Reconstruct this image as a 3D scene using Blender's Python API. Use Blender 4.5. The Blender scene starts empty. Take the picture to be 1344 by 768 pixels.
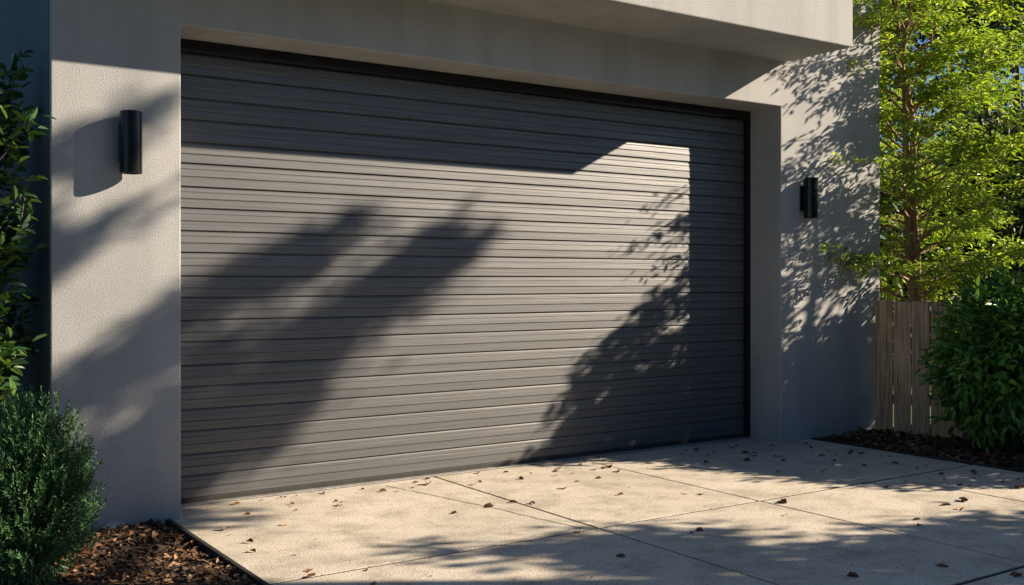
import bpy, bmesh, math, numpy as np
from mathutils import Vector
rng = np.random.default_rng(7)
scene = bpy.context.scene
SUN = np.array([1.87, -1.0, 0.98])

# ------------------------------------------------------------ materials
def new_mat(name):
    m = bpy.data.materials.new(name); m.use_nodes = True
    nt = m.node_tree
    return m, nt, nt.nodes['Principled BSDF'], nt.nodes['Material Output']
def N(nt, typ, **kw):
    n = nt.nodes.new(typ)
    for k, v in kw.items():
        if k in n.inputs.keys(): n.inputs[k].default_value = v
        else: setattr(n, k, v)
    return n
def ramp(nt, fac, stops):
    r = nt.nodes.new('ShaderNodeValToRGB')
    e = r.color_ramp.elements
    while len(e) < len(stops): e.new(0.5)
    for i, (p, c) in enumerate(stops):
        e[i].position = p; e[i].color = (*c, 1)
    nt.links.new(fac, r.inputs[0]); return r.outputs[0]
def pos(nt, scale=(1, 1, 1)):
    g = nt.nodes.new('ShaderNodeNewGeometry'); mp = nt.nodes.new('ShaderNodeMapping')
    mp.inputs['Scale'].default_value = scale
    nt.links.new(g.outputs['Position'], mp.inputs['Vector']); return mp.outputs[0]
def noise(nt, vec, scale, detail=3, rough=.55):
    n = N(nt, 'ShaderNodeTexNoise', Scale=scale, Detail=detail, Roughness=rough)
    nt.links.new(vec, n.inputs['Vector']); return n.outputs['Fac']
def mixc(nt, fac, a, b, mode='MIX'):
    n = nt.nodes.new('ShaderNodeMix'); n.data_type = 'RGBA'; n.blend_type = mode
    if isinstance(fac, float): n.inputs[0].default_value = fac
    else: nt.links.new(fac, n.inputs[0])
    for s, v in ((6, a), (7, b)):
        if isinstance(v, tuple): n.inputs[s].default_value = (*v, 1)
        else: nt.links.new(v, n.inputs[s])
    return n.outputs[2]
def bump(nt, bsdf, hs):
    prev = None
    for h, st, d in hs:
        b = N(nt, 'ShaderNodeBump', Strength=st, Distance=d)
        nt.links.new(h, b.inputs['Height'])
        if prev: nt.links.new(prev, b.inputs['Normal'])
        prev = b.outputs[0]
    nt.links.new(prev, bsdf.inputs['Normal'])

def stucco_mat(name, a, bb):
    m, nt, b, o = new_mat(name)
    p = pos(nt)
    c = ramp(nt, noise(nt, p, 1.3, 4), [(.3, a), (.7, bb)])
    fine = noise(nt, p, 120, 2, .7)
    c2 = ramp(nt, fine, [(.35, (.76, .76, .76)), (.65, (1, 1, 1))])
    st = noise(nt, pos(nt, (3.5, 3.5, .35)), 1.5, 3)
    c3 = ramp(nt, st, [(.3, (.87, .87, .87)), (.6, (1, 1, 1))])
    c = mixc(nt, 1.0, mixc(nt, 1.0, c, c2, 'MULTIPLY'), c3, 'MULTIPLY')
    nt.links.new(c, b.inputs['Base Color'])
    b.inputs['Roughness'].default_value = .9
    bump(nt, b, [(fine, .65, .004)])
    return m
def concrete_mat():
    m, nt, b, o = new_mat('exposed_concrete')
    p = pos(nt)
    c = ramp(nt, noise(nt, p, 1.1, 5, .6), [(.25, (.46, .425, .365)), (.75, (.61, .565, .49))])
    fine = noise(nt, p, 110, 2, .8)
    sp = ramp(nt, fine, [(.36, (.34, .32, .30)), (.50, (1, 1, 1)), (.68, (1.0, .98, .92))])
    st = ramp(nt, noise(nt, p, 4.5, 5, .7), [(.33, (.64, .62, .59)), (.55, (1, 1, 1))])
    c = mixc(nt, .9, c, sp, 'MULTIPLY'); c = mixc(nt, .9, c, st, 'MULTIPLY')
    nt.links.new(c, b.inputs['Base Color']); b.inputs['Roughness'].default_value = .85
    bump(nt, b, [(fine, .7, .004)])
    return m
def door_mat():
    m, nt, b, o = new_mat('door_steel')
    g = noise(nt, pos(nt, (.35, 1, 26)), 3.0, 4, .75)
    c = ramp(nt, g, [(.3, (.082, .088, .097)), (.7, (.150, .155, .163))])
    nt.links.new(c, b.inputs['Base Color'])
    nt.links.new(ramp(nt, g, [(.3, (.56, .56, .56)), (.7, (.44, .44, .44))]), b.inputs['Roughness'])
    b.inputs['Metallic'].default_value = .6
    bump(nt, b, [(g, .3, .004)])
    return m
def simple_mat(name, col, rough=.5, metal=0., var=.25, sc=20):
    m, nt, b, o = new_mat(name)
    lo = tuple(x * (1 - var) for x in col); hi = tuple(min(1, x * (1 + var)) for x in col)
    nz = noise(nt, pos(nt), sc, 3)
    nt.links.new(ramp(nt, nz, [(.3, lo), (.7, hi)]), b.inputs['Base Color'])
    b.inputs['Roughness'].default_value = rough; b.inputs['Metallic'].default_value = metal
    return m
def island_mat(name, stops, rough=.5, transl=0.0, tcol=None, var=True):
    m, nt, b, o = new_mat(name)
    g = nt.nodes.new('ShaderNodeNewGeometry')
    c = ramp(nt, g.outputs['Random Per Island'], stops)
    if var:
        cl = ramp(nt, noise(nt, pos(nt), 2.5, 1), [(.35, (.7, .75, .7)), (.65, (1.1, 1.08, 1.0))])
        c = mixc(nt, 1.0, c, cl, 'MULTIPLY')
    nt.links.new(c, b.inputs['Base Color']); b.inputs['Roughness'].default_value = rough
    if transl > 0:
        t = nt.nodes.new('ShaderNodeBsdfTranslucent')
        tc = mixc(nt, 1.0, c, tcol or (1.5, 1.5, .6), 'MULTIPLY'); nt.links.new(tc, t.inputs[0])
        mx = nt.nodes.new('ShaderNodeMixShader'); mx.inputs[0].default_value = transl
        nt.links.new(b.outputs[0], mx.inputs[1]); nt.links.new(t.outputs[0], mx.inputs[2])
        nt.links.new(mx.outputs[0], o.inputs[0])
    return m
def bark_mat(name, a, bb):
    m, nt, b, o = new_mat(name)
    nz = noise(nt, pos(nt, (1, 1, .25)), 30, 4, .7)
    nt.links.new(ramp(nt, nz, [(.3, a), (.7, bb)]), b.inputs['Base Color'])
    b.inputs['Roughness'].default_value = .9; bump(nt, b, [(nz, .6, .01)])
    return m
def wood_mat():
    m, nt, b, o = new_mat('weathered_wood')
    g = nt.nodes.new('ShaderNodeNewGeometry')
    base = ramp(nt, g.outputs['Random Per Island'], [(0, (.36, .22, .125)), (.5, (.66, .44, .27)), (1, (.50, .36, .24))])
    gr = noise(nt, pos(nt, (18, 18, .8)), 3, 5, .7)
    c = mixc(nt, .95, base, ramp(nt, gr, [(.34, (.33, .31, .29)), (.6, (1.15, 1.1, 1.05))]), 'MULTIPLY')
    nt.links.new(c, b.inputs['Base Color']); b.inputs['Roughness'].default_value = .85
    bump(nt, b, [(gr, .6, .008)])
    return m
def soil_mat(name, a, bb, sc=25):
    m, nt, b, o = new_mat(name)
    nz = noise(nt, pos(nt), sc, 4, .7)
    nt.links.new(ramp(nt, nz, [(.3, a), (.7, bb)]), b.inputs['Base Color'])
    b.inputs['Roughness'].default_value = 1; bump(nt, b, [(nz, .8, .03)])
    return m

M = dict(
    stucco=stucco_mat('stucco', (.315, .33, .345), (.395, .405, .415)),
    side_shade=stucco_mat('side_shade_stucco', (.09, .11, .13), (.12, .145, .17)),  # stucco darkened and blued, the side wall's shade is in the colour
    concrete=concrete_mat(), door=door_mat(), wood=wood_mat(),
    black=simple_mat('black_metal', (.018, .018, .02), .18, .6),
    rubber=simple_mat('black_rubber', (.02, .02, .02), .7),
    alu=simple_mat('galvanised_strip', (.24, .235, .23), .6, .3),
    coping=simple_mat('coping_metal', (.12, .12, .12), .5, .4),
    lens=simple_mat('frosted_glass', (.6, .6, .58), .4),
    soil=soil_mat('mulch_soil', (.02, .013, .009), (.06, .038, .026)),
    lawn=soil_mat('lawn_ground', (.03, .045, .015), (.07, .09, .03), 3),
    joint=soil_mat('joint_soil', (.012, .010, .009), (.035, .030, .025), 60),
    chip=island_mat('bark_chips', [(0, (.025, .014, .009)), (.5, (.085, .045, .028)), (.85, (.16, .09, .05)), (1, (.27, .17, .10))], .9),
    deadleaf=island_mat('dead_leaves', [(0, (.07, .03, .015)), (.5, (.19, .08, .035)), (1, (.32, .18, .09))], .7, .1),
    maple=island_mat('maple_leaves', [(0, (.13, .23, .035)), (.5, (.24, .34, .045)), (1, (.42, .48, .075))], .5, .42, (1.4, 1.5, .8)),
    laurel=island_mat('laurel_leaves', [(0, (.035, .11, .025)), (.5, (.08, .21, .04)), (1, (.17, .33, .06))], .3, .2),
    dark=island_mat('dark_leaves', [(0, (.02, .06, .022)), (.6, (.05, .12, .035)), (1, (.14, .22, .06))], .3, .25),
    oakl=island_mat('oak_leaves', [(0, (.03, .06, .015)), (1, (.08, .13, .03))], .5, .2, None, False),
    bg=island_mat('background_leaves', [(0, (.012, .03, .010)), (.6, (.035, .07, .018)), (1, (.08, .13, .03))], .6, .2),
    juniper=island_mat('juniper_needles', [(0, (.015, .055, .022)), (.5, (.035, .12, .04)), (1, (.08, .19, .055))], .6, .1),
    bark=bark_mat('bark', (.12, .07, .045), (.36, .23, .14)),
    barkd=bark_mat('dark_bark', (.04, .03, .02), (.12, .09, .065)),
)

# ------------------------------------------------------------ mesh tools (all quads)
class MB:
    def __init__(s): s.v = []; s.f = []; s.m = []; s.n = 0
    def add(s, v, f, m=0):
        v = np.asarray(v, float).reshape(-1, 3); f = np.asarray(f, int).reshape(-1, 4)
        s.v.append(v); s.f.append(f + s.n); s.m.append(np.full(len(f), m)); s.n += len(v)
    def box(s, x0, x1, y0, y1, z0, z1, m=0):
        v = [(x, y, z) for z in (z0, z1) for y in (y0, y1) for x in (x0, x1)]
        s.add(v, [(0, 2, 3, 1), (4, 5, 7, 6), (0, 1, 5, 4), (2, 6, 7, 3), (0, 4, 6, 2), (1, 3, 7, 5)], m)
    def tube(s, pts, rad, m=0, k=7):
        pts = np.asarray(pts, float); rad = np.asarray(rad, float) * np.ones(len(pts))
        V = []
        for i, p in enumerate(pts):
            d = pts[min(i + 1, len(pts) - 1)] - pts[max(i - 1, 0)]; d /= np.linalg.norm(d) + 1e-9
            a = np.cross(d, [0.31, .95, .1]); a /= np.linalg.norm(a) + 1e-9; b = np.cross(d, a)
            for j in range(k):
                t = 2 * math.pi * j / k; V.append(p + rad[i] * (math.cos(t) * a + math.sin(t) * b))
        F = [(i * k + j, i * k + (j + 1) % k, (i + 1) * k + (j + 1) % k, (i + 1) * k + j) for i in range(len(pts) - 1) for j in range(k)]
        s.add(V, F, m)
    def leaves(s, P, D, Nn, L, W, m=0, fold=.15, droop=.0):
        P = np.asarray(P, float); n = len(P)
        if n == 0: return
        D = D / (np.linalg.norm(D, axis=1, keepdims=True) + 1e-9)
        S = np.cross(D, Nn); S /= np.linalg.norm(S, axis=1, keepdims=True) + 1e-9
        Nn = np.cross(S, D)
        L = (np.ones(n) * L)[:, None]; W = (np.ones(n) * W)[:, None]
        dz = Nn * L * droop
        v = np.stack([P, P + D * L * .35 + S * W * .5 + Nn * W * fold, P + D * L * .75 + S * W * .36 + Nn * W * fold - dz * .5,
                      P + D * L - dz, P + D * L * .75 - S * W * .36 + Nn * W * fold - dz * .5, P + D * L * .35 - S * W * .5 + Nn * W * fold], 1)
        b = np.arange(n)[:, None] * 6
        f = np.stack([np.concatenate([b, b + 1, b + 2, b + 3], 1), np.concatenate([b, b + 3, b + 4, b + 5], 1)], 1)
        s.add(v.reshape(-1, 3), f.reshape(-1, 4), m)
    def build(s, name, mats, parent=None, bevel=0, smooth=False):
        v = np.concatenate(s.v); f = np.concatenate(s.f); mi = np.concatenate(s.m)
        me = bpy.data.meshes.new(name)
        me.vertices.add(len(v)); me.vertices.foreach_set('co', v.ravel())
        me.loops.add(f.size); me.loops.foreach_set('vertex_index', f.ravel().astype(np.int32))
        me.polygons.add(len(f)); me.polygons.foreach_set('loop_start', (np.arange(len(f)) * 4).astype(np.int32))
        me.polygons.foreach_set('material_index', mi.astype(np.int32))
        if smooth: me.polygons.foreach_set('use_smooth', np.ones(len(f), bool))
        me.update(calc_edges=True); me.validate()
        if not smooth: me.shade_flat()
        for m in mats: me.materials.append(m)
        o = bpy.data.objects.new(name, me); scene.collection.objects.link(o)
        if parent: o.parent = parent
        if bevel:
            md = o.modifiers.new('bevel', 'BEVEL'); md.width = bevel; md.segments = 2; md.limit_method = 'ANGLE'
        return o
def empty(name):
    e = bpy.data.objects.new(name, None); scene.collection.objects.link(e); return e
def rand_unit(n):
    v = rng.normal(size=(n, 3)); return v / np.linalg.norm(v, axis=1, keepdims=True)
def polyline(a, b, n=6, wob=.05, sag=0.):
    a = np.array(a, float); b = np.array(b, float); t = np.linspace(0, 1, n)[:, None]
    p = a + (b - a) * t; L = np.linalg.norm(b - a)
    w = rng.normal(size=(n, 3)) * wob * L; w[0] = 0
    p = p + w * t; p[:, 2] += sag * L * 4 * (t * (1 - t))[:, 0]
    return p
def leafy(mb, line, n, spread, L, W, m=1, upbias=1.0, flat=1.0, droop=.1, t0=0.):
    line = np.asarray(line); k = len(line)
    t = rng.uniform(t0, 1, n) * (k - 1); i = np.minimum(t.astype(int), k - 2); fr = (t - i)[:, None]
    P = line[i] * (1 - fr) + line[i + 1] * fr
    off = rng.normal(size=(n, 3)) * spread; off[:, 2] *= flat
    D = rand_unit(n) + (line[i + 1] - line[i]) / (np.linalg.norm(line[i + 1] - line[i], axis=1, keepdims=True) + 1e-9) * .8
    D[:, 2] *= .5
    Nn = rand_unit(n) * .7; Nn[:, 2] += upbias
    s = rng.uniform(.65, 1.25, n)
    mb.leaves(P + off, D, Nn, L * s, W * s, m, .15, droop)
def on_trunk(trunk, z): return np.array([np.interp(z, trunk[:, 2], trunk[:, a]) for a in range(3)])

# ------------------------------------------------------------ house
XL, OL, OR, XR, HT = 1.018, 1.678, 6.44, 7.70, 2.69
house = empty('modern_house')
prof = [(XL, -.1), (OL, -.1), (OL, HT), (OR, HT), (OR, -.1), (XR, -.1), (XR, 6.4), (XL, 6.4)]
bm = bmesh.new()
f = bm.faces.new([bm.verts.new((x, 0, z)) for x, z in prof])
r = bmesh.ops.extrude_face_region(bm, geom=[f])
for g in r['geom']:
    if isinstance(g, bmesh.types.BMVert): g.co.y = 9
bmesh.ops.recalc_face_normals(bm, faces=bm.faces)
me = bpy.data.meshes.new('walls'); bm.to_mesh(me); me.materials.append(M['stucco'])
o = bpy.data.objects.new('walls', me); scene.collection.objects.link(o); o.parent = house
md = o.modifiers.new('b', 'BEVEL'); md.width = .009; md.segments = 3; md.limit_method = 'ANGLE'
mb = MB(); mb.box(XL - .004, XL + .1, .035, 8.97, -.1, 6.37); mb.build('side_shade_panel', [M['side_shade']], house)  # added panel over the stucco, its dark colour stands in for shade
mb = MB(); mb.box(XL + .02, 6.50, -.65, .15, 3.05, 5.6); mb.build('overhang', [M['stucco']], house, .009)
mb = MB(); mb.box(OL + .003, OR - .003, 8.7, 8.99, -.1, HT - .003); mb.build('rear_wall', [M['stucco']], house)
mb = MB(); mb.box(XL - .04, XR + .04, -.04, 9.04, 6.4, 6.47); mb.box(XL - .02, 6.54, -.69, -.04, 5.6, 5.66)
mb.build('roof_coping', [M['coping']], house, .004)

# ------------------------------------------------------------ garage door
DY = .364
gd = empty('garage_door')
mb = MB(); z = .036; pts = []
pit = [.132, .124, .136, .126]; i = 0
while z < HT - .06:
    p = pit[i % 4]; i += 1
    h2 = .40; h3 = .72; Yb, Yt = -.0110, -.0065
    Yh = lambda t: Yb + (Yt - Yb) * t
    pts += [(z, .003), (z + .0012, Yb + .001), (z + .0028, Yb),
            (z + p * h2 - .004, Yh(h2)), (z + p * h2 - .001, Yh(h2) + .0035), (z + p * h2 + .0010, Yh(h2) + .0030), (z + p * h2 + .0050, Yh(h2) - .001),
            (z + p * h3 - .002, Yh(h3)), (z + p * h3 + .001, Yh(h3) + .0022), (z + p * h3 + .004, Yh(h3)),
            (z + p - .0155, Yt), (z + p - .0040, .001), (z + p - .0035, .003)]
    z += p
pts.append((HT - .03, .003))
xs = np.linspace(OL + .005, OR - .045, 3)
V = [(x, DY + y, zz) for x in xs for zz, y in pts]; k = len(pts)
F = [(a * k + b, (a + 1) * k + b, (a + 1) * k + b + 1, a * k + b + 1) for a in range(len(xs) - 1) for b in range(k - 1)]
mb.add(V, F); mb.build('slats', [M['door']], gd)
mb = MB(); mb.box(OL + .003, OR - .003, DY + .03, DY + .07, .002, HT - .003); mb.build('backing_panel', [M['rubber']], gd)
mb = MB(); mb.box(OL + .006, OR - .046, DY - .018, DY + .028, .006, .036); mb.build('bottom_seal', [M['rubber']], gd, .004)
mb = MB(); mb.box(OR - .044, OR - .004, DY - .045, DY + .028, .004, HT - .004)
mb.box(OL + .004, OL + .006, DY - .05, DY + .028, .004, HT - .004)
mb.box(OL + .008, OR - .046, DY - .05, DY + .028, HT - .07, HT - .004); mb.build('frame', [M['black']], gd, .003)
mb = MB(); mb.box(OL + .004, OR - .004, DY - .075, DY - .02, .002, .010); mb.build('door_threshold', [M['alu']], gd, .003)

# ------------------------------------------------------------ wall lamps
def lamp(x, zc):
    e = empty('wall_lamp')
    h, r_, yc = .162, .057, -.078
    def cyl(name, x, y, z0, z1, r, mat, k=40):
        mb = MB(); a = np.linspace(0, 2 * math.pi, k, endpoint=False)
        zs = [z0, z0 + .004, z1 - .004, z1]; rs = [r - .003, r, r, r - .003]
        prof = [(rs[i], zs[i]) for i in range(4)] + [(r - .006, z1), (r - .006, z1 - .03), (.001, z1 - .03)]
        prof = [(.001, z0 + .03), (r - .006, z0 + .03), (r - .006, z0)] + prof
        V = [(x + rr * math.cos(t), y + rr * math.sin(t), zz) for rr, zz in prof for t in a]
        F = [(i * k + j, i * k + (j + 1) % k, (i + 1) * k + (j + 1) % k, (i + 1) * k + j) for i in range(len(prof) - 1) for j in range(k)]
        mb.add(V, F); ob = mb.build(name, [mat], e, smooth=True)
        md = ob.modifiers.new('es', 'EDGE_SPLIT'); md.split_angle = math.radians(35)
    cyl('housing', x, yc, zc - h, zc + h, r_, M['black'])
    mb = MB(); mb.box(x - .03, x + .03, -.035, -.012, zc - .05, zc + .05); mb.build('bracket', [M['black']], e, .003)
    mb = MB(); mb.box(x - .045, x + .045, -.013, .004, zc - .1, zc + .1); mb.build('back_plate', [M['black']], e, .003)
    for s, nm in ((1, 'top_lens'), (-1, 'bottom_lens')):
        mb = MB(); mb.tube([(x, yc, zc + s * (h - .027)), (x, yc, zc + s * (h - .022))], [.045, .045], 0, 24); mb.build(nm, [M['lens']], e)
lamp(1.395, 2.02); lamp(6.71, 1.965)

# ------------------------------------------------------------ ground
mb = MB(); g = 300; mb.add([(-g, -g, -.06), (g, -g, -.06), (g, g, -.06), (-g, g, -.06)], [(0, 1, 2, 3)]); mb.build('ground', [M['lawn']])
mb = MB()
XS = [1.625, 3.43, 4.64, 5.91, 6.80]; YS = [.5, -1.43, -3.08, -4.75, -6.4, -8.05, -9.7, -11.4]
gx, gy = .0075, .013
for a in range(len(XS) - 1):
    for b in range(len(YS) - 1):
        dz = rng.uniform(-.001, .001)
        mb.box(XS[a] + gx, XS[a + 1] - gx, YS[b + 1] + gy, YS[b] - gy, -.09, dz)
mb.build('concrete_driveway', [M['concrete']], None, .002)
mb = MB(); mb.box(1.63, 6.79, -11.3, .3, -.05, -.0045); mb.build('driveway_joint_filler', [M['joint']])
mb = MB(); cr = polyline((3.02, .2, .0022), (3.40, -1.40, .0022), 26, .0, 0)
cr[:, 0] += np.cumsum(rng.normal(size=26)) * .006
for i in range(25):
    w = .003
    mb.add([cr[i] - (w, 0, 0), cr[i] + (w, 0, 0), cr[i + 1] + (w, 0, 0), cr[i + 1] - (w, 0, 0)], [(0, 1, 2, 3)])
mb.build('driveway_crack', [M['joint']])
mb = MB(); mb.box(1.596, 1.62, -6.0, -.002, -.08, .012); mb.box(6.806, 6.83, -6.0, -.002, -.08, .010); mb.build('landscape_edging', [M['rubber']], None, .004)

def bed(name, x0, x1, y0, y1, seed):
    nx, ny = int((x1 - x0) / .06), int((y1 - y0) / .06)
    X, Y = np.meshgrid(np.linspace(x0, x1, nx), np.linspace(y0, y1, ny), indexing='ij')
    Z = -.018 + .014 * np.sin(X * 5 + seed) * np.sin(Y * 4.1 + seed) + rng.normal(size=X.shape) * .005
    V = np.stack([X, Y, Z], -1).reshape(-1, 3)
    F = [(i * ny + j, (i + 1) * ny + j, (i + 1) * ny + j + 1, i * ny + j + 1) for i in range(nx - 1) for j in range(ny - 1)]
    mb = MB(); mb.add(V, F, 0)
    def zz(x, y): return -.018 + .014 * np.sin(x * 5 + seed) * np.sin(y * 4.1 + seed)
    return mb, zz
def scatter(mb, zz, x0, x1, y0, y1, n, L, W, m, up=.022, tilt=.45, fold=.1, droop=0):
    x = rng.uniform(x0, x1, n); y = rng.uniform(y0, y1, n)
    P = np.stack([x, y, zz(x, y) + rng.uniform(.0, up, n)], 1)
    a = rng.uniform(0, 2 * math.pi, n); D = np.stack([np.cos(a), np.sin(a), rng.normal(size=n) * tilt * .6], 1)
    Nn = rng.normal(size=(n, 3)) * tilt; Nn[:, 2] += 1
    s = rng.uniform(.5, 1.5, n); mb.leaves(P, D, Nn, L * s, W * s * rng.uniform(.7, 1.3, n), m, fold, droop)
mb, zz = bed('mulch_bed', -2.0, 1.59, -4.0, 2.5, 1.0)
scatter(mb, zz, -.2, 1.59, -2.2, .03, 13000, .032, .014, 1); scatter(mb, zz, -1.5, 1.0, -.5, 2.2, 4000, .04, .018, 1)
scatter(mb, zz, .2, 1.59, -2.2, 0, 240, .055, .03, 2, .035, .5, .3, .2)
mb.build('mulch_bed', [M['soil'], M['chip'], M['deadleaf']])
mb, zz = bed('mulch_bed', 6.835, 9.6, -4.5, -.003, 2.3)
scatter(mb, zz, 6.84, 8.6, -2.2, -.01, 15000, .045, .02, 1, .03)
scatter(mb, zz, 6.84, 8.3, -2.2, 0, 250, .065, .04, 2, .04, .5, .3, .2)
mb.build('mulch_bed', [M['soil'], M['chip'], M['deadleaf']])

mb = MB(); z0 = lambda x, y: x * 0 + .003
scatter(mb, z0, 1.7, 6.7, -3.2, .2, 54, .05, .03, 0, .004, .18, .35, .15)
scatter(mb, z0, 1.9, 6.3, -.15, .26, 50, .035, .02, 0, .004, .18, .35, .15)
scatter(mb, z0, 5.6, 6.79, -2.2, -.1, 44, .045, .028, 0, .004, .18, .35, .15)
scatter(mb, z0, 1.65, 2.3, -2.0, -.0, 14, .035, .024, 0, .004, .18, .35, .15)
scatter(mb, z0, 1.7, 6.7, -3.2, .2, 420, .012, .007, 0, .002, .1, .1)
mb.build('fallen_leaves', [M['deadleaf']])

# ------------------------------------------------------------ fence
fe = empty('wooden_fence')
A = np.array([7.56, -.06]); Bv = np.array([9.35, -4.2]); d = Bv - A; Lf = np.linalg.norm(d); d /= Lf; nrm = np.array([d[1], -d[0]])
mb = MB(); s = 0.
while s < Lf:
    w = rng.uniform(.125, .16); h = 1.12 + rng.uniform(-.02, .015); off = rng.uniform(-.006, .006); t = .022
    c0 = A + d * s; c1 = A + d * (s + w)
    q = [c0 + nrm * off, c1 + nrm * off, c1 + nrm * (off + t), c0 + nrm * (off + t)]
    tz = rng.uniform(-.006, .006)
    V = [(p[0], p[1], -.06) for p in q] + [(q[0][0], q[0][1], h), (q[1][0], q[1][1], h + tz), (q[2][0], q[2][1], h + tz), (q[3][0], q[3][1], h)]
    mb.add(V, [(0, 3, 2, 1), (4, 5, 6, 7), (0, 1, 5, 4), (1, 2, 6, 5), (2, 3, 7, 6), (3, 0, 4, 7)])
    s += w + rng.uniform(.009, .015)
mb.build('planks', [M['wood']], fe, .003)
mb = MB()
for zr in (.25, .85):
    # rails on the far side of the planks
    q = [A + nrm * (-.06), Bv + nrm * (-.06), Bv - nrm * .012, A - nrm * .012]
    V = [(p[0], p[1], zr) for p in q] + [(p[0], p[1], zr + .08) for p in q]
    mb.add(V, [(0, 3, 2, 1), (4, 5, 6, 7), (0, 1, 5, 4), (1, 2, 6, 5), (2, 3, 7, 6), (3, 0, 4, 7)])
mb.build('rails', [M['wood']], fe, .003)

# ------------------------------------------------------------ plants
def blob_shrub(name, centers, nleaf, L, W, mat, ntw=60):
    mb = MB()
    for (cx, cy, cz, rx, ry, rz) in centers:
        c = np.array([cx, cy, cz]); R = np.array([rx, ry, rz])
        for _ in range(ntw):
            u = rand_unit(1)[0]; u[2] = abs(u[2]) if rng.random() < .6 else u[2] * .7
            e = c + u * R * rng.uniform(.75, 1.0); b0 = np.array([cx, cy, -.03]) + np.array([*rng.normal(size=2) * .06, 0])
            mb.tube(polyline(b0, e, 5, .03), np.linspace(.010, .002, 5), 0, 4)
        n = nleaf
        u = rand_unit(n); lump = 1 + .12 * np.sin(u[:, 0] * 7 + cx * 3) * np.sin(u[:, 2] * 8 + cy) + .10 * np.sin(u[:, 1] * 11 + 2)
        rr = rng.beta(5, 1.3, n) * lump * rng.uniform(.93, 1.12, n)
        P = c + u * R * rr[:, None]; P[:, 2] = np.maximum(P[:, 2], .02)
        D = u + rand_unit(n) * .8; D[:, 2] -= .15
        Nn = u * .6 + rand_unit(n) * .5; Nn[:, 2] += .7
        s = rng.uniform(.6, 1.2, n); mb.leaves(P, D, Nn, L * s, W * s, 1, .18, .18)
    return mb.build(name, [M['barkd'], mat])
blob_shrub('laurel_shrub', [(7.62, -1.20, .67, .57, .48, .64), (7.84, -1.80, .70, .5, .5, .68), (8.15, -2.5, .72, .5, .5, .68)], 6200, .085, .036, M['laurel'])

# juniper-like shrub, lower left
mb = MB(); c = np.array([.78, -.80, .31]); R = np.array([.26, .26, .46])
for i in range(1100):
    u = rand_unit(1)[0]
    if u[2] < -.45: u[2] *= -.5
    e = c + u * R * rng.uniform(.76, 1.10)
    dirv = u * .6 + np.array([0, 0, .9]) + rng.normal(size=3) * .25; dirv /= np.linalg.norm(dirv)
    Lt = rng.uniform(.06, .14); b0 = e - dirv * Lt * .5; tip = b0 + dirv * Lt
    n = 30; t = np.linspace(0, 1, n)[:, None]
    P = b0 + (tip - b0) * t; D = dirv * .9 + rand_unit(n) * .8
    mb.leaves(P, D, rand_unit(n), rng.uniform(.014, .026, n), .0045, 1, .1, 0)
for i in range(60):
    u = rand_unit(1)[0]; u[2] = abs(u[2])
    mb.tube(polyline((c[0] + rng.normal() * .03, -.8 + rng.normal() * .03, -.03), c + u * R * .85, 5, .03), np.linspace(.009, .002, 5), 0, 4)
n = 12000; u = rand_unit(n); P = c + u * R * rng.uniform(.3, .88, n)[:, None]; P[:, 2] = np.maximum(P[:, 2], 0)
mb.leaves(P, u + rand_unit(n) * .5, rand_unit(n), .03, .007, 1)
mb.build('juniper_shrub', [M['barkd'], M['juniper']])

# tall evergreen shrub beside the left wall
mb = MB()
for i in range(95):
    h = rng.uniform(.5, 2.4); a = rng.uniform(0, 2 * math.pi)
    b0 = np.array([.60 + rng.normal() * .03, .22 + rng.normal() * .04, h * .75]); rr = .37 * (1 - .25 * abs(h - 1.6))
    e = np.array([.62 + math.cos(a) * rr, .22 + math.sin(a) * rr * 1.1, h + rng.uniform(0, .2)])
    e[0] = min(e[0], .91)
    ln = polyline(b0, e, 5, .06); ln[:, 0] = np.minimum(ln[:, 0], .92); mb.tube(ln, np.linspace(.007, .002, 5), 0, 4)
    leafy(mb, ln, 46, .035, .085, .034, 1, .8, 1, .15, .25)
for k in range(3):
    mb.tube(polyline((.57 + .05 * k, .22, -.05), (.57 + .05 * k, .22, 2.4), 7, .02), np.linspace(.02, .006, 7), 0, 6)
mb.build('camellia_shrub', [M['barkd'], M['dark']])

# unseen hedge added further left to keep skylight off the side wall
mb = MB(); n = 12000
P = np.stack([rng.normal(-1.15, .25, n), rng.uniform(0, 7, n), rng.uniform(0, 2.6, n)], 1)
P[:, 0] = np.clip(P[:, 0], -1.7, -.5)
Nn = rand_unit(n); Nn[:, 2] += .5; mb.leaves(P, rand_unit(n), Nn, rng.uniform(.09, .15, n), .065, 1, .15, .1)
for k in range(10): mb.tube(polyline((-1.15, .3 + k * .7, -.06), (-1.15, .3 + k * .7, 2.4), 5, .02), np.linspace(.03, .01, 5), 0, 5)
mb.build('sky_blocking_hedge', [M['barkd'], M['dark']])

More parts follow.
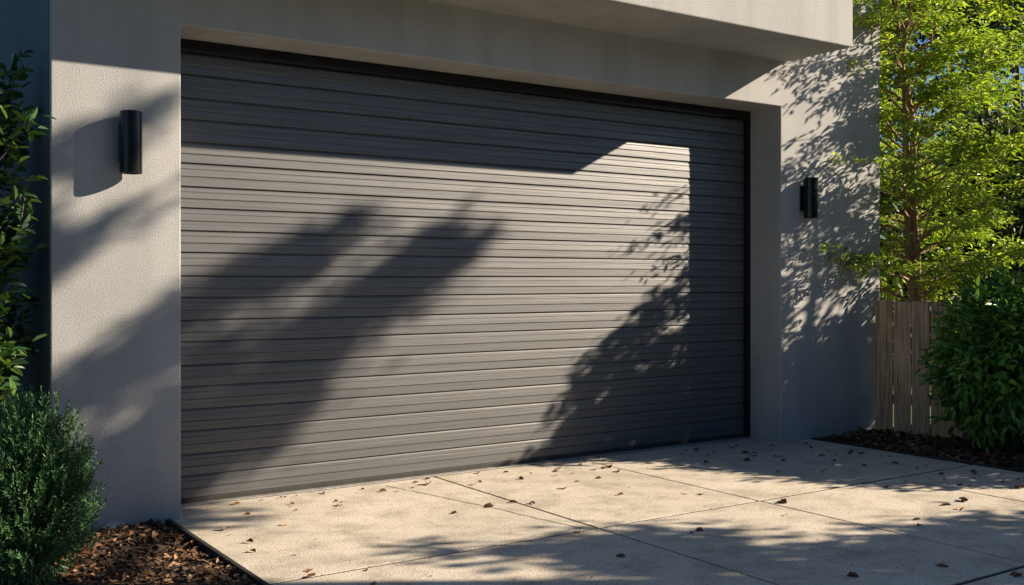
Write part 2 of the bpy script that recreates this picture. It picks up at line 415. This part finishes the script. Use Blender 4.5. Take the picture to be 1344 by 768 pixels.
# generic tree
def tree(name, base, H, crown, nb, seed, leafm, barkm, L, W, nl, stems=1, r0=.05, z0=.25, flat=.35, spread=.05, subs=7):
    global rng
    keep = rng; rng = np.random.default_rng(seed)
    mb = MB(); base = np.array(base, float)
    for sidx in range(stems):
        lean = rng.normal(size=2) * (.07 if stems > 1 else .03) * H * .8
        top = base + np.array([lean[0], lean[1], H * rng.uniform(.9, 1.0)])
        b0 = base + np.array([*rng.normal(size=2) * .03 * (stems > 1), 0])
        tr = polyline(b0, top, 10, .012); rad = np.linspace(r0, r0 * .15, 10)
        mb.tube(tr, rad, 0, 8)
        for i in range(nb // stems):
            f = z0 + (1 - z0) * (i + rng.uniform(0, 1)) / (nb // stems); f = min(f, .99)
            p = np.array([np.interp(f * 9, range(10), tr[:, a]) for a in range(3)])
            az = i * 2.4 + rng.uniform(-.4, .4) + sidx * 1.3
            fr = (f - z0) / (1 - z0)
            ln_ = crown * (math.sin(math.pi * min(1, .24 + fr * .76)) ** .7 + .08) * rng.uniform(.6, 1.2)
            el = rng.uniform(.1, .7) + .3 * fr
            e = p + ln_ * np.array([math.cos(az) * math.cos(el), math.sin(az) * math.cos(el), math.sin(el)])
            bl = polyline(p, e, 7, .05, .03); mb.tube(bl, np.linspace(r0 * .3 * (1 - .6 * fr), .003, 7), 0, 5)
            for j in range(subs):
                q = bl[rng.integers(2, 7)]
                a2 = az + rng.uniform(-1.5, 1.5); l2 = ln_ * rng.uniform(.2, .45)
                e2 = q + l2 * np.array([math.cos(a2), math.sin(a2), rng.uniform(-.15, .35)])
                sl = polyline(q, e2, 5, .06, .04); mb.tube(sl, np.linspace(.004, .0015, 5), 0, 3)
                leafy(mb, sl, nl, spread, L, W, 1, 1.2, flat, .2, .1)
    ob = mb.build(name, [barkm, leafm]); rng = keep; return ob
tree('maple_tree', (8.34, .02, -.06), 5.0, 1.1, 126, 11, M['maple'], M['bark'], .058, .023, 52, stems=2, r0=.05, z0=.22, flat=.38, spread=.055, subs=8)

# oak to the right of the driveway (its limbs shade the left half of the door)
mb = MB(); T = 4.6; off = SUN * T
def oakpt(x, z, dy=0.): return np.array([x, dy, z]) + off
tb = np.array([8.55, -5.45, -.06])
trunk = np.array([tb, tb + (.05, 0, 1.5), tb + (.0, .1, 3), tb + (.05, .3, 4.2), tb + (.1, .45, 5.2), tb + (.05, .5, 6.5), tb + (0, .5, 7.4)])
mb.tube(trunk, [.15, .13, .11, .10, .08, .05, .02], 0, 10)
limbs = [
    (4.2, [(1.0, -.02), (2.0, .50), (2.9, 1.04), (3.7, 1.54), (4.15, 1.80)], .10, 1900),
    (4.5, [(1.0, .62), (1.9, 1.14), (2.7, 1.58), (3.45, 1.94)], .07, 1000),
    (4.0, [(1.2, -.2), (1.8, .15), (2.5, .55), (3.1, .85)], .11, 900),
    (4.4, [(1.2, .4), (1.8, .75), (2.5, 1.15)], .07, 350),
    (4.9, [(.2, 1.0), (.8, 1.35), (1.35, 1.62)], .07, 180),
    (5.2, [(.4, 1.6), (.9, 1.9), (1.3, 2.1)], .05, 70),
    (3.9, [(.7, .5), (1.25, .8), (1.6, 1.1)], .07, 200),
    (3.6, [(.6, -.1), (1.1, .15), (1.5, .45)], .07, 140),
]
for zb, path, sp, n in limbs:
    s0 = on_trunk(trunk, zb)
    P = [s0] + [oakpt(x, z, rng.uniform(-.05, .05)) for x, z in path]
    mb.tube(P, np.linspace(.04, .007, len(P)), 0, 6)
    leafy(mb, np.array(P), n, sp, .11, .05, 1, .8, 1, .1, .25)
    for j in range(5):
        q = P[rng.integers(2, len(P))]; e = q + np.array([rng.uniform(.1, .3), rng.uniform(-.1, .1), rng.uniform(0., .14)])
        ln = polyline(q, e, 4, .06); mb.tube(ln, [.010, .008, .005, .003], 0, 4); leafy(mb, ln, 34, .035, .11, .05, 1)
for j in range(25):
    low = j < 22
    zb = rng.uniform(1.5, 3.1) if low else rng.uniform(6.2, 7.0)
    s0 = on_trunk(trunk, zb)
    az = rng.uniform(-math.pi * .5, math.pi * .6) if low else rng.uniform(math.pi * .8, math.pi * 1.5)
    ln_ = rng.uniform(.5, 1.7) if low else rng.uniform(.4, .8)
    e = s0 + np.array([math.cos(az) * ln_, math.sin(az) * ln_ * .7, rng.uniform(-.1, .3)])
    bl = polyline(s0, e, 6, .06); mb.tube(bl, np.linspace(.03, .006, 6), 0, 5)
    leafy(mb, bl, 230, .13, .11, .055, 1, .8, .5, .1, .25)
mb.build('oak_tree', [M['barkd'], M['oakl']])

# birch right of the frame: sharp leafy shadow on the right of the door and wall
mb = MB(); T2 = 1.6; off2 = SUN * T2
def bp(x, z, dy=0.): return np.array([x, dy, z]) + off2
tb = np.array([9.95, -1.75, -.06]); trunk = np.array([tb, tb + (.05, 0, 1.0), tb + (-.05, 0, 2.0), tb + (.08, .05, 3.0), tb + (.2, 0, 3.9)])
mb.tube(trunk, [.07, .06, .045, .028, .008], 0, 8)
def sprig(x0, zz0, x1, zz1, n, zb, sp=.045):
    s0 = on_trunk(trunk, zb)
    a = bp(x0, zz0, rng.uniform(-.06, .06)); b = bp(x1, zz1, rng.uniform(-.06, .06))
    l1 = polyline(s0, a, 4, .02); mb.tube(l1, np.linspace(.02, .009, 4), 0, 5)
    l2 = polyline(a, b, 7, .03, .03); mb.tube(l2, np.linspace(.009, .002, 7), 0, 4)
    leafy(mb, l2, n, sp, .09, .040, 1, .3, 1, .15)
    for k in range(6):
        q = l2[rng.integers(1, 6)]; e = q + (b - a) * rng.uniform(.12, .3) + rng.normal(size=3) * .07
        ls = polyline(q, e, 4, .05); mb.tube(ls, np.linspace(.004, .0015, 4), 0, 3); leafy(mb, ls, int(n * .13), .03, .085, .036, 1, .3)
for args in [(6.45, 1.62, 5.9, 1.28, 80, 3.2), (6.4, 1.42, 5.45, .98, 150, 3.1),
             (6.4, 1.15, 5.2, .72, 240, 3.0), (6.5, .95, 5.0, .48, 330, 2.8), (6.4, .70, 4.85, .26, 340, 2.5), (6.6, .5, 4.95, .08, 340, 2.2), (6.6, 1.0, 5.7, .7, 330, 2.8), (6.6, .7, 5.5, .4, 340, 2.5),
             (6.5, .8, 5.5, .55, 300, 2.6), (6.5, .3, 5.2, -.05, 300, 2.0)]:
    sprig(*args)
for j in range(50):
    x = rng.uniform(5.6, 8.4); zt = rng.uniform(-.6, .70) if x > 6.4 else rng.uniform(-.5, .55); a = bp(x, zt, rng.uniform(-.3, .3))
    s0 = on_trunk(trunk, max(1.0, a[2] - .4))
    ln = polyline(s0, a, 5, .05); mb.tube(ln, np.linspace(.016, .003, 5), 0, 4); leafy(mb, ln, 220, .09, .085, .04, 1, .5, 1, .15, .4)
for j in range(20):
    x = rng.uniform(7.0, 8.2); zt = rng.uniform(.9, 2.3); a = bp(x, zt, rng.uniform(-.2, .2))
    s0 = on_trunk(trunk, max(1.0, a[2] - .3)) ; s0[0] = max(s0[0], 10.0)
    ln = polyline(s0, a, 5, .05); mb.tube(ln, np.linspace(.010, .002, 5), 0, 4); leafy(mb, ln, 36, .06, .07, .034, 1, .5, 1, .15, .5)
mb.build('birch_tree', [M['bark'], M['oakl']])

# background trees
def tree_mass(name, lst, nl, L0, L1, W, mat):
    mb = MB()
    for (x, y, h, R) in lst:
        mb.tube(polyline((x, y, -.06), (x, y, h * .9), 6, .02), np.linspace(.14, .03, 6), 0, 7)
        for k in range(int(34 * R)):
            f = rng.uniform(.05, 1); az = rng.uniform(0, 6.28); rr = R * (1 - .55 * f) * rng.uniform(.3, 1)
            c = np.array([x + rr * math.cos(az), y + rr * math.sin(az), h * f]); n = nl
            P = c + rng.normal(size=(n, 3)) * (.30, .30, .18)
            Nn = rand_unit(n); Nn[:, 2] += .8
            mb.leaves(P, rand_unit(n) - (0, 0, .3), Nn, rng.uniform(L0, L1, n), W, 1, .1, .1)
    mb.build(name, [M['barkd'], mat])
tree_mass('background_trees', [(11.5, 4.5, 4.4, 1.5), (14, 5.2, 6.5, 2.0), (17, 4.2, 7.0, 2.2), (12.5, 7.5, 7.5, 2.2), (16, 8.5, 8.5, 2.6), (20, 6.5, 8, 2.6), (10, 9.5, 6.5, 2.0), (24, 5, 9, 3), (20, 11, 9, 3), (14, 2.6, 3.4, 1.5), (17.5, 1.5, 4, 1.6), (10.6, 3.0, 2.4, 1.1)], 90, .12, .2, .085, M['bg'])
# unseen trees added behind the viewer to darken door reflections and horizon sky
tree_mass('sky_blocking_trees', [(-14 + 3.6 * k, -20 - 1.5 * math.sin(k * 2.1), 5.6 + .8 * math.sin(k * 1.7), 3.0) for k in range(17)], 26, .4, .6, .35, M['bg'])

# ------------------------------------------------------------ light, sky
w = bpy.data.worlds.new('World'); scene.world = w; w.use_nodes = True; nt = w.node_tree
sky = nt.nodes.new('ShaderNodeTexSky'); sky.sky_type = 'NISHITA'; sky.sun_disc = False
el = math.atan2(SUN[2], math.hypot(SUN[0], SUN[1]))
sky.sun_elevation = el; sky.sun_rotation = math.atan2(SUN[0], SUN[1]); sky.ozone_density = 4.0; sky.dust_density = .3
bgn = nt.nodes['Background']
tint = mixc(nt, 1.0, sky.outputs[0], (.82, .99, 1.08), 'MULTIPLY')
nt.links.new(tint, bgn.inputs[0]); bgn.inputs[1].default_value = .098
sl = bpy.data.lights.new('sun', 'SUN'); sl.energy = 13; sl.angle = math.radians(.5); sl.color = (1, .82, .61)
so = bpy.data.objects.new('sun', sl); scene.collection.objects.link(so)
so.rotation_euler = Vector(SUN).to_track_quat('Z', 'Y').to_euler()

cam = bpy.data.cameras.new('camera'); co = bpy.data.objects.new('camera', cam); scene.collection.objects.link(co)
co.location = (0, -5.707, 1.3); co.rotation_euler = (math.radians(90), 0, math.radians(-34))
cam.lens = 36.64; cam.sensor_width = 36; cam.shift_y = -.012; cam.clip_end = 1000; cam.clip_start = .05
scene.camera = co
scene.view_settings.view_transform = 'Standard'; scene.view_settings.look = 'None'; scene.view_settings.exposure = 0
